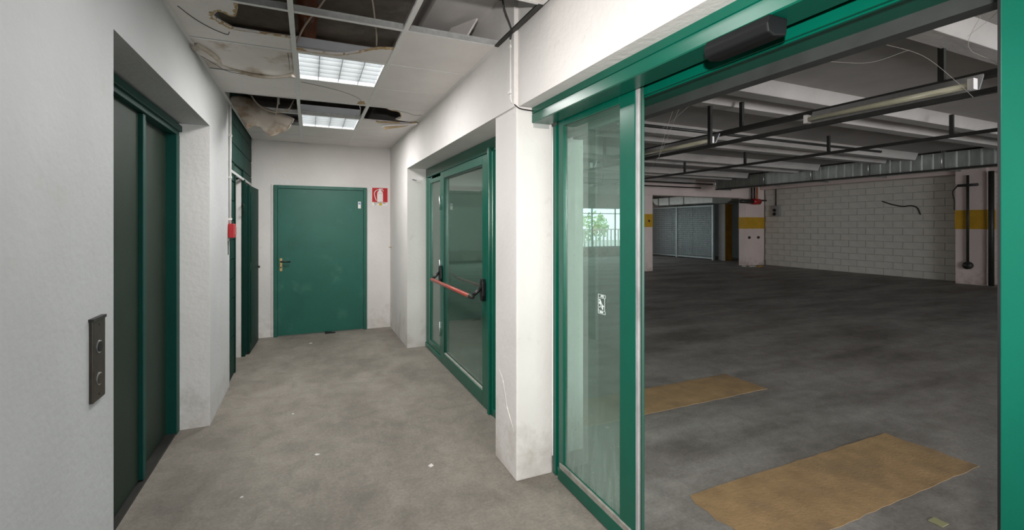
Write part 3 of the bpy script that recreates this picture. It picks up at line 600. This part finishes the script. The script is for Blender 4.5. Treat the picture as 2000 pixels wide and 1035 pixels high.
# sensor
bm = BM(); prism(bm, [(1.243, 2.176), (1.232, 2.150), (1.238, 2.122), (1.262, 2.112), (1.318, 2.122), (1.324, 2.176)], 'y', .92, 1.16)
ms = obj('motion_sensor', bm, mat('matt black sensor cover', (.003, .0035, .004), .6, spec=.25), None, .006, segs=3); tag(ms, 'black motion sensor under the green sliding door header', 'sensor')
# conduit on the pier corner
c5 = T('conduit', PVC, None, smooth_path([(1.142, 2.575, 2.70), (1.140, 2.572, 2.60), (1.138, 2.57, 2.42), (1.138, 2.565, 2.33), (1.140, 2.55, 2.30)]), .010, 8); tag(c5, 'white conduit down the corner by the sliding door header', 'conduit')
for z in (2.64, 2.36): B('conduit_clip', PVC, c5, (1.125, 1.137, 2.558, 2.588, z, z + .016))
cable([(1.140, 2.55, 2.30), (1.142, 2.504, 2.27), (1.17, 2.500, 2.255), (1.25, 2.500, 2.250)], .004, CABLED, 'thin dark cable from the corner conduit to the green header')
bm = BM()
P5 = smooth_path([(1.1450, 2.80, .62), (1.1445, 2.72, .55), (1.1445, 2.66, .42), (1.1445, 2.58, .33), (1.1450, 2.53, .27)]); prev = None
for i, p in enumerate(P5):
    k = math.sin(math.pi * i / (len(P5) - 1)) * .004
    a = bm.verts.new(p + Vector((.003, 0, .002))); b = bm.verts.new(p + Vector((-k, -.002, -.002))); c = bm.verts.new(p + Vector((.003, -.012, -.014)))
    if prev: bm.faces.new((prev[0], a, b, prev[1])); bm.faces.new((prev[1], b, c, prev[2]))
    prev = (a, b, c)
pk = obj('plaster_flake', bm, WHITE, None, smooth=True); tag(pk, 'lifted ridge of plaster low on the square pier', 'plaster flake')
# ================================================================ GARAGE
gc = S('ceiling_garage', CONC_G, 'pale concrete slab over the garage carried on ribs', 'ceiling', (1.60, 19, -7.2, 19.2, 3.12, 3.3))
for y in (-5.9, -5.3, -3.9, -3.3, -1.9, -.30, .2, 1.78, 3.42, 3.92, 5.52, 6.08, 7.6, 8.15, 9.7, 10.25, 11.75):
    bm = BM(); prism(bm, [(y - .06, 3.121), (y, 2.97), (y + .17, 2.97), (y + .21, 3.121)], 'x', 1.62, 12.1)
    rb_ = obj('rib', bm, CONC_G, gc, .004)
S('wall_garage_left', PINKW, 'pale garage side wall beyond the corridor niche', 'wall', (1.43, 1.62, 2.86, 2.9, 2.27, 3.12), (1.45, 1.62, 5.8, 19.0, 0, 3.12), (1.45, 1.62, -7.1, -1.6, 0, 3.12))
wr = S('wall_garage_right', MORTAR, 'white painted blockwork wall along the far side of garage', 'wall', (16.33, 16.5, 1.5, 12.3, 0, 2.93))
block_wall(wr, CREAM, 16.33, 1.5, 12.28, 0, 2.92, .50, .21, .009, -.03, bev=.006)
S('wall_garage_right', PINKW, 'plain upper beam over the white blockwork wall', 'beam', (15.95, 16.5, -7.1, 12.3, 2.93, 3.12), (16.3, 16.5, -7.1, 1.49, 0, 2.93))
S('wall_garage_far', mat('bluish store wall', (.20, .23, .225), .8, var=.1, scale=2), 'bluish wall at the back of the caged store', 'wall', (18.6, 18.8, 12.3, 19.1, 0, 3.12), (16.5, 18.6, 12.25, 12.35, 0, 3.12))
wn = S('wall_garage_back', PINKW, 'far end wall of the garage around its long window', 'wall', (1.62, 8.6, 19, 19.2, 0, 3.12), (8.6, 15.0, 19, 19.2, 0, .42), (8.6, 15.0, 19, 19.2, 2.45, 3.12), (15.0, 18.8, 19, 19.2, 0, 3.12))
S('wall_garage_front', PINKW, 'garage wall behind with an assumed open entrance for daylight', 'wall', (1.4, 3.6, -7.2, -7.1, 0, 3.12), (13.4, 16.5, -7.2, -7.1, 0, 3.12), (3.6, 13.4, -7.2, -7.1, 2.8, 3.12))  # opening assumed, left so the added daylight has a way in
wd = empty('window_1', (11.8, 19.05, .42), 'long bright garage window with white frame seen through sliding glass', 'window', kind='structure')
B('window_frame', PVC, wd, (8.6, 15.0, 19.04, 19.10, .42, .50), (8.6, 15.0, 19.04, 19.10, 2.38, 2.45), (8.6, 15.0, 19.04, 19.10, 2.12, 2.16), bevel=.005)
for x in (8.6, 10.7, 12.8, 14.2, 14.94): B('window_post', PVC, wd, (x, x + .06, 19.04, 19.10, .50, 2.38))
# outside the window: railing, bushes, ground
S('ground', mat('pale outdoor paving', (.5, .5, .47), .9, var=.1), 'pale paving outside the garage window', 'ground', (0, 30, 19.2, 40, -.1, 0))
rl = empty('railing', (12, 21, 0), 'white slatted railing outside the garage window', 'railing')
B('rail', PVC, rl, (8, 17.5, 20.98, 21.02, 1.30, 1.36), (8, 17.5, 20.98, 21.02, .2, .26))
for k in range(38): B('baluster', PVC, rl, (8.1 + .25 * k, 8.2 + .25 * k, 20.985, 21.015, 0, 1.30))
def bush(x, y, z, r, label, seed):
    rr = random.Random(seed); bm = BM()
    for k in range(260):
        d = Vector((rr.gauss(0, 1), rr.gauss(0, 1), rr.gauss(0, .8))).normalized() * r * rr.uniform(.7, 1.05)
        c = Vector((x, y, z)) + d; u = Vector((rr.uniform(-1, 1), rr.uniform(-1, 1), rr.uniform(-1, 1))).normalized(); v = u.cross(d).normalized(); s = rr.uniform(.10, .2)
        bm.faces.new([bm.verts.new(c + u * s), bm.verts.new(c + v * s * .6), bm.verts.new(c - u * s), bm.verts.new(c - v * s * .6)])
    o = empty('bush', (x, y, 0), label, 'bush', 'bushes beyond the railing')
    obj('foliage', bm, LEAFM, o); T('stem', BROWN, o, [(x, y, 0), (x, y, z)], .06, 6); return o
bush(11.6, 23.5, 1.55, 1.1, 'pale green bush outside, left in the bright window', 1)
bush(13.9, 23.8, 1.5, .9, 'pale green bush outside, middle of the bright window', 2)
bush(16.2, 24, 1.4, 1.0, 'pale green bush outside, right in the bright window', 3)
# columns
def column(x0, x1, y0, y1, label, band=(1.47, 1.92), m=PINKW, top=3.12):
    c = empty('column', ((x0 + x1) / 2, (y0 + y1) / 2, 0), label, 'column', 'garage columns with a yellow band')
    B('shaft', m, c, (x0, x1, y0, y1, 0, top), bevel=.01)
    B('yellow_band', YBAND, c, (x0 - .004, x1 + .004, y0 - .004, y1 + .004, *band))
    return c
ca = column(10.05, 10.66, 12.2, 12.75, 'pinkish square column with yellow band standing in mid garage', (1.49, 1.93), top=2.58)
bm = BM(); prism(bm, [(10.45, 1.70), (10.50, 1.65), (10.55, 1.70), (10.50, 1.75)], 'y', 12.188, 12.195); obj('dark_mark', bm, DARK, ca)
column(15.27, 16.32, 12.32, 12.62, 'broad column with yellow band at far end of blockwork wall', (1.42, 1.86))
cc = column(15.80, 16.30, 5.72, 6.33, 'column with yellow band and pipe at the dark right end', (1.45, 1.95))
S('beam_garage', PINKW, 'pinkish downstand beam over the mid garage column', 'beam', (9.5, 15.9, 12.2, 12.6, 2.58, 3.12))
oc = empty('column', (16.8, 14.55, 0), 'ochre faced column beside the wire cage', 'column')
B('shaft', mat('pale blue grey paint', (.45, .47, .45), .7, var=.1), oc, (16.60, 17.0, 14.42, 14.75, 0, 3.12)); B('ochre_face', mat('ochre board', (.42, .22, .03), .7, var=.2, scale=3), oc, (16.62, 17.02, 14.40, 14.418, 0, 2.5))
# pipe on the right column
vp = empty('wall_pipe', (15.74, 6.05, .55), 'vertical pipe with a round box on the dark right column', 'pipe')
T('pipe', DARK, vp, [(15.74, 6.05, .6), (15.74, 6.05, 2.86)], .03, 8)
T('outlet_box', DARK, vp, [(15.70, 6.05, .50), (15.79, 6.05, .50)], .10, 12)
T('pipe_branch', DARK, vp, [(15.74, 6.25, 2.60), (15.74, 5.85, 2.60)], .035, 8)
T('loose_wire', CABLED, vp, smooth_path([(15.74, 6.25, 2.6), (15.76, 6.36, 2.45), (15.76, 6.33, 2.2), (15.78, 6.34, 1.96)]), .014, 5)
p2_ = T('wall_pipe', DARK, None, [(15.74, 5.60, .02), (15.74, 5.60, 2.92)], .06, 8); tag(p2_, 'thick dark downpipe at the right edge of last column', 'pipe')
p3_ = T('wall_pipe', DARK, None, [(16.2, 5.35, .05), (16.2, 5.35, 2.35)], .035, 8); tag(p3_, 'thin dark pipe on the wall right of the downpipe', 'pipe')
# switch box, cable crack, red unit
sb = B('switch_box', mat('grey enclosure', (.30, .30, .29), .5), None, (16.20, 16.30, 11.62, 11.95, 1.88, 2.30), bevel=.01); tag(sb, 'grey switch box with two black sockets on the blockwork', 'switch box')
for z in (1.98, 2.12): T('socket', BLACK, sb, [(16.20, 11.8, z), (16.17, 11.8, z)], .06, 10)
T('conduit', DARK, sb, [(16.27, 11.8, 2.30), (16.27, 11.8, 2.93)], .02, 6)
o = T('cable', DARK, None, smooth_path([(16.28, 8.28, 2.30), (16.28, 8.02, 2.19), (16.28, 7.75, 2.12), (16.28, 7.52, 2.13), (16.28, 7.38, 2.06), (16.28, 7.30, 1.86)]), .018, 5); tag(o, 'dark cable curving loose across the white blockwork', 'cable')
ru = empty('valve_unit', (15.5, 12.08, 2.4), 'red valve unit with pipes on the far broad column', 'valve')
T('valve_body', RED, ru, [(15.35, 12.08, 2.45), (15.72, 12.08, 2.45)], .11, 12)
T('pipe', DARK, ru, [(14.7, 12.08, 2.45), (15.35, 12.08, 2.45)], .08, 10); T('pipe', DARK, ru, [(15.72, 12.08, 2.50), (16.1, 12.08, 2.50)], .03, 8)
for x in (15.30, 15.45, 15.60): T('riser', PIPE_O if x > 15.5 else DARK, ru, [(x, 12.08, 2.5), (x, 12.08, 2.99)], .03, 8)
for x in (15.45, 15.95):
    k = T('wall_bolt', DARK, None, [(x, 12.318, 1.08), (x, 12.27, 1.08)], .05, 10); tag(k, 'round dark fixing on far broad column, ' + ('left one' if x < 15.6 else 'right one'), 'fixing', 'round fixings on the broad column')
# debris by the column
for i, (x, y, s) in enumerate(((15.2, 12.0, .16), (15.5, 11.9, .12), (14.9, 12.1, .09), (15.2, 11.72, .07))):
    bm = BM(); prism(bm, [(-s, -s * .4), (s * .8, -s * .6), (s, s * .3), (-s * .3, s * .6)], 'z', 0, .03); o = obj('rubble', bm, MATS['ochre board'] if i % 2 else CREAM, None, .004); o.location = (x, y, 0)
    tag(o, ('largest flat scrap', 'pale scrap at the corner', 'smallest scrap far left', 'little ochre scrap')[i] + ' at the foot of the broad column', 'rubble', 'scraps by the broad column')
# cage
cg = empty('wire_cage', (16.4, 16.4, 0), 'tall galvanised wire mesh cage front at garage end', 'cage')
CG = mat('cage steel', (.40, .46, .45), .5, .5, var=.1)
B('top_rail', CG, cg, (16.36, 16.42, 14.8, 18.95, 2.40, 2.46)); B('bottom_rail', CG, cg, (16.36, 16.42, 14.8, 18.95, .05, .11))
for y, m in ((14.82, CG), (17.0, CG), (16.05, DARK), (17.35, DARK), (18.9, CG)): B('cage_post', m, cg, (16.34 if m is CG else 16.40, 16.44, y, y + .08, 0, 2.46))
bm = BM()
for k in range(90): y = 14.9 + k * .045; box(bm, 16.383, 16.395, y, y + .014, .1, 2.4)
for k in range(24): z = .2 + k * .095; box(bm, 16.374, 16.383, 14.85, 18.93, z, z + .010)
o = obj('wire_mesh', bm, CG, cg); o['kind'] = 'stuff'
# ducts
du = empty('air_duct', (12.5, 6, 2.76), 'long galvanised rectangular air duct under the garage ceiling', 'duct')
ends = [-3.1, -1.74, -.37, .99, 2.35, 3.70, 5.06, 6.44, 7.80, 9.17, 10.9]
for a, b in zip(ends, ends[1:]):
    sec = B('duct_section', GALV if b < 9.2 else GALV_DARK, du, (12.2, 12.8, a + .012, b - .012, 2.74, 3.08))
    nseam = 6
    for k in range(1, nseam + 1):
        y = a + (b - a) * k / (nseam + 1); bm = BM(); prism(bm, [(12.199, y - .02), (12.191, y), (12.199, y + .02)], 'z', 2.745, 3.075)
        obj('seam', bm, GALV if b < 9.2 else GALV_DARK, sec)
    B('flange', GALV_DARK, du, (12.17, 12.83, b - .014, b + .014, 2.71, 3.10))
    T('hanger_rod', ALU, du, [(12.15, b + .03, 2.72), (12.15, b + .03, 3.12)], .010, 5)
B('duct_rail', DARK, du, (12.12, 12.2, -3.1, 10.9, 2.70, 2.735))
d2 = empty('air_duct', (15.5, 15.4, 2.5), 'shorter bright duct with rounded elbow above the wire cage', 'duct')
for a, b in ((13.7, 15.4), (15.4, 16.3), (16.3, 17.0)):
    B('duct_section', mat('bright galvanised steel', (.62, .64, .60), .4, .35, var=.1), d2, (15.2, 15.8, a + .015, b - .015, 2.49, 2.83)); B('flange', GALV_DARK, d2, (15.18, 15.82, b - .015, b + .015, 2.47, 2.85))
bm = BM(); prism(bm, [(13.66, 2.86), (13.66, 2.46), (13.5, 2.42), (12.95, 2.42), (12.78, 2.50), (12.70, 2.62), (12.70, 2.88)], 'x', 15.0, 15.9); obj('elbow', bm, GALV_DARK, d2, .03)
bm = BM(); prism(bm, [(17.03, 2.82), (17.03, 2.50), (17.25, 2.55), (17.4, 2.70), (17.42, 2.83)], 'x', 15.2, 15.8); obj('end_elbow', bm, MATS['bright galvanised steel'], d2, .02)
for y in (14.0, 15.9): T('hanger_rod', DARK, d2, [(15.5, y, 2.8), (15.5, y, 3.12)], .012, 5)
# fluorescent lines
def rail_line(x, z, y0, y1, hang, label, w=.05, h=.04, step=1.9):
    t = empty('lamp_rail', (x, (y0 + y1) / 2, z), label, 'lamp rail')
    B('channel', DARK, t, (x - w / 2, x + w / 2, y0, y1, z, z + h))
    y = hang
    while y < y1: B('hanger', DARK, t, (x - .018, x + .018, y, y + .04, z + h, 3.0 if abs(z) < 3 else z)); y += step
    return t
rail_line(4.66, 2.66, 1.2, 11.9, 1.93, 'dark cable channel hung beside the tube lamps', .09, .045, 1.86)
rail_line(4.36, 2.475, 1.5, 11.9, 3.98, 'lower dark rail that carries the tube lamps', .05, .035, 2.12)
for y0, yl, lab in ((1.66, 2.91, 'unlit tube lamp nearest the sliding door opening'), (4.03, 5.5, 'second unlit tube lamp, left part of the opening'), (6.6, 8.1, 'farthest unlit tube lamp on the rail, behind the glass edge')):
    t = empty('tube_lamp', (4.45, (y0 + yl) / 2, 2.58), lab, 'tube lamp', 'tube lamps hung under garage ceiling')
    bm = BM(); prism(bm, [(4.40, 2.515), (4.48, 2.52), (4.56, 2.66), (4.55, 2.67), (4.47, 2.535), (4.40, 2.525)], 'y', y0, yl); obj('reflector', bm, ALU, t)
    T('tube', TUBE, t, [(4.43, y0 + .04, 2.575), (4.43, yl - .04, 2.575)], .024, 12)
    for yy in (y0, yl - .04): B('lamp_holder', SIGNW, t, (4.40, 4.46, yy, yy + .035, 2.54, 2.62))
rail_line(7.70, 2.70, 1.5, 11.5, 3.1, 'thin dark rail farther into garage with drop hangers', .06, .04, 1.55)
for y, z in ((4.9, 2.90), (10.9, 2.88), (11.4, 2.80)):
    o = T('ceiling_pipe', DARK, None, [(3.2 if y < 6 else 4.8, y, z), (12 if y > 6 else 9.6, y, z)], .022, 6)
    tag(o, {4.9: 'thin dark pipe crossing under the middle garage ribs', 10.9: 'upper dark pipe crossing before the pink beam', 11.4: 'lower dark pipe crossing before the pink beam'}[y], 'pipe')
# painted crossing stripes
for (x0, x1, y0, y1, lab) in ((1.95, 3.98, 2.97, 3.44, 'farther worn ochre painted stripe on garage floor'), (1.98, 3.93, 1.46, 1.98, 'nearer worn ochre painted stripe on garage floor')):
    rr = random.Random(x0); pts = []; N_ = 26
    for (ax, ay), (bx, by) in (((x0, y0), (x1, y0)), ((x1, y0), (x1, y1)), ((x1, y1), (x0, y1)), ((x0, y1), (x0, y0))):
        n_ = N_ if ay == by else 7
        for k in range(n_):
            t_ = k / n_; w_ = .004 + .02 * (ax == bx)
            pts.append((ax + (bx - ax) * t_ + rr.uniform(-w_, w_), ay + (by - ay) * t_ + rr.uniform(-.005, .005)))
    bm = BM(); prism(bm, pts, 'z', -.0008, .0012); o = obj('floor_stripe', bm, FYEL)
    tag(o, lab, 'floor marking', 'ochre crossing stripes'); o['kind'] = 'structure'
pa = B('paper_scrap', mat('yellowed paper', (.30, .30, .16), .8), None, (2.97, 3.03, 1.24, 1.30, 0, .003)); pa.rotation_euler = (0, 0, 0); tag(pa, 'yellowish paper scrap lying on the garage floor', 'paper')
# cobwebs
def web(paths, label):
    bm = BM()
    for p in paths: tube(bm, smooth_path(p, 5), .0006, 4)
    o = obj('cobweb', bm, WEB, None); tag(o, label, 'cobweb', kind='stuff')
web([[(1.66, 1.60, 2.14), (1.70, 1.90, 2.05), (1.70, 2.10, 2.02)], [(1.66, 1.70, 2.14), (1.72, 1.92, 1.92), (1.75, 2.05, 1.86)], [(1.66, 1.75, 2.13), (1.70, 1.85, 2.03), (1.72, 1.92, 1.92)],
     [(1.50, 1.95, 2.15), (1.53, 1.88, 2.12), (1.60, 1.9, 2.12)]], 'thin cobweb strands at the near end of the green track')
web([[(1.66, .85, 2.13), (1.75, .78, 2.08), (1.80, .72, 1.99), (1.80, .68, 1.93)], [(1.66, .60, 2.14), (1.72, .66, 2.06), (1.80, .62, 2.0), (1.82, .6, 1.86)], [(1.66, 1.0, 2.12), (1.70, .90, 2.09), (1.72, .8, 2.10)],
     [(1.66, .55, 2.15), (1.70, .60, 2.12), (1.69, .65, 2.08)]], 'cobweb strands hanging at the upper right of opening')
# small grit on the corridor floor
for i, (x, y, s, lab) in enumerate(((.02, 6.55, .02, 'tiny white plaster chip before the green end door'), (-.12, 4.15, .012, 'tiny white plaster chip in the corridor middle level with the lift pier'),
        (.05, 3.35, .016, 'small white plaster chip in the middle of corridor floor'), (.72, 2.9, .02, 'white plaster chip left of the square pier foot'), (.63, 1.9, .016, 'white plaster chip on the floor at the lower picture edge'),
        (-.35, 3.0, .009, 'tiny white plaster chip near the lift door sill'))):
    bm = BM(); prism(bm, [(-s, -s * .5), (s * .6, -s * .8), (s, s * .4), (-s * .2, s * .8)], 'z', 0, .004); o = obj('plaster_chip', bm, WHITE, None); o.location = (x, y, 0); o.rotation_euler = (0, 0, i * 1.3)
    tag(o, lab, 'plaster chip', 'white plaster chips on the corridor floor')
settle()
bpy.context.view_layer.update()
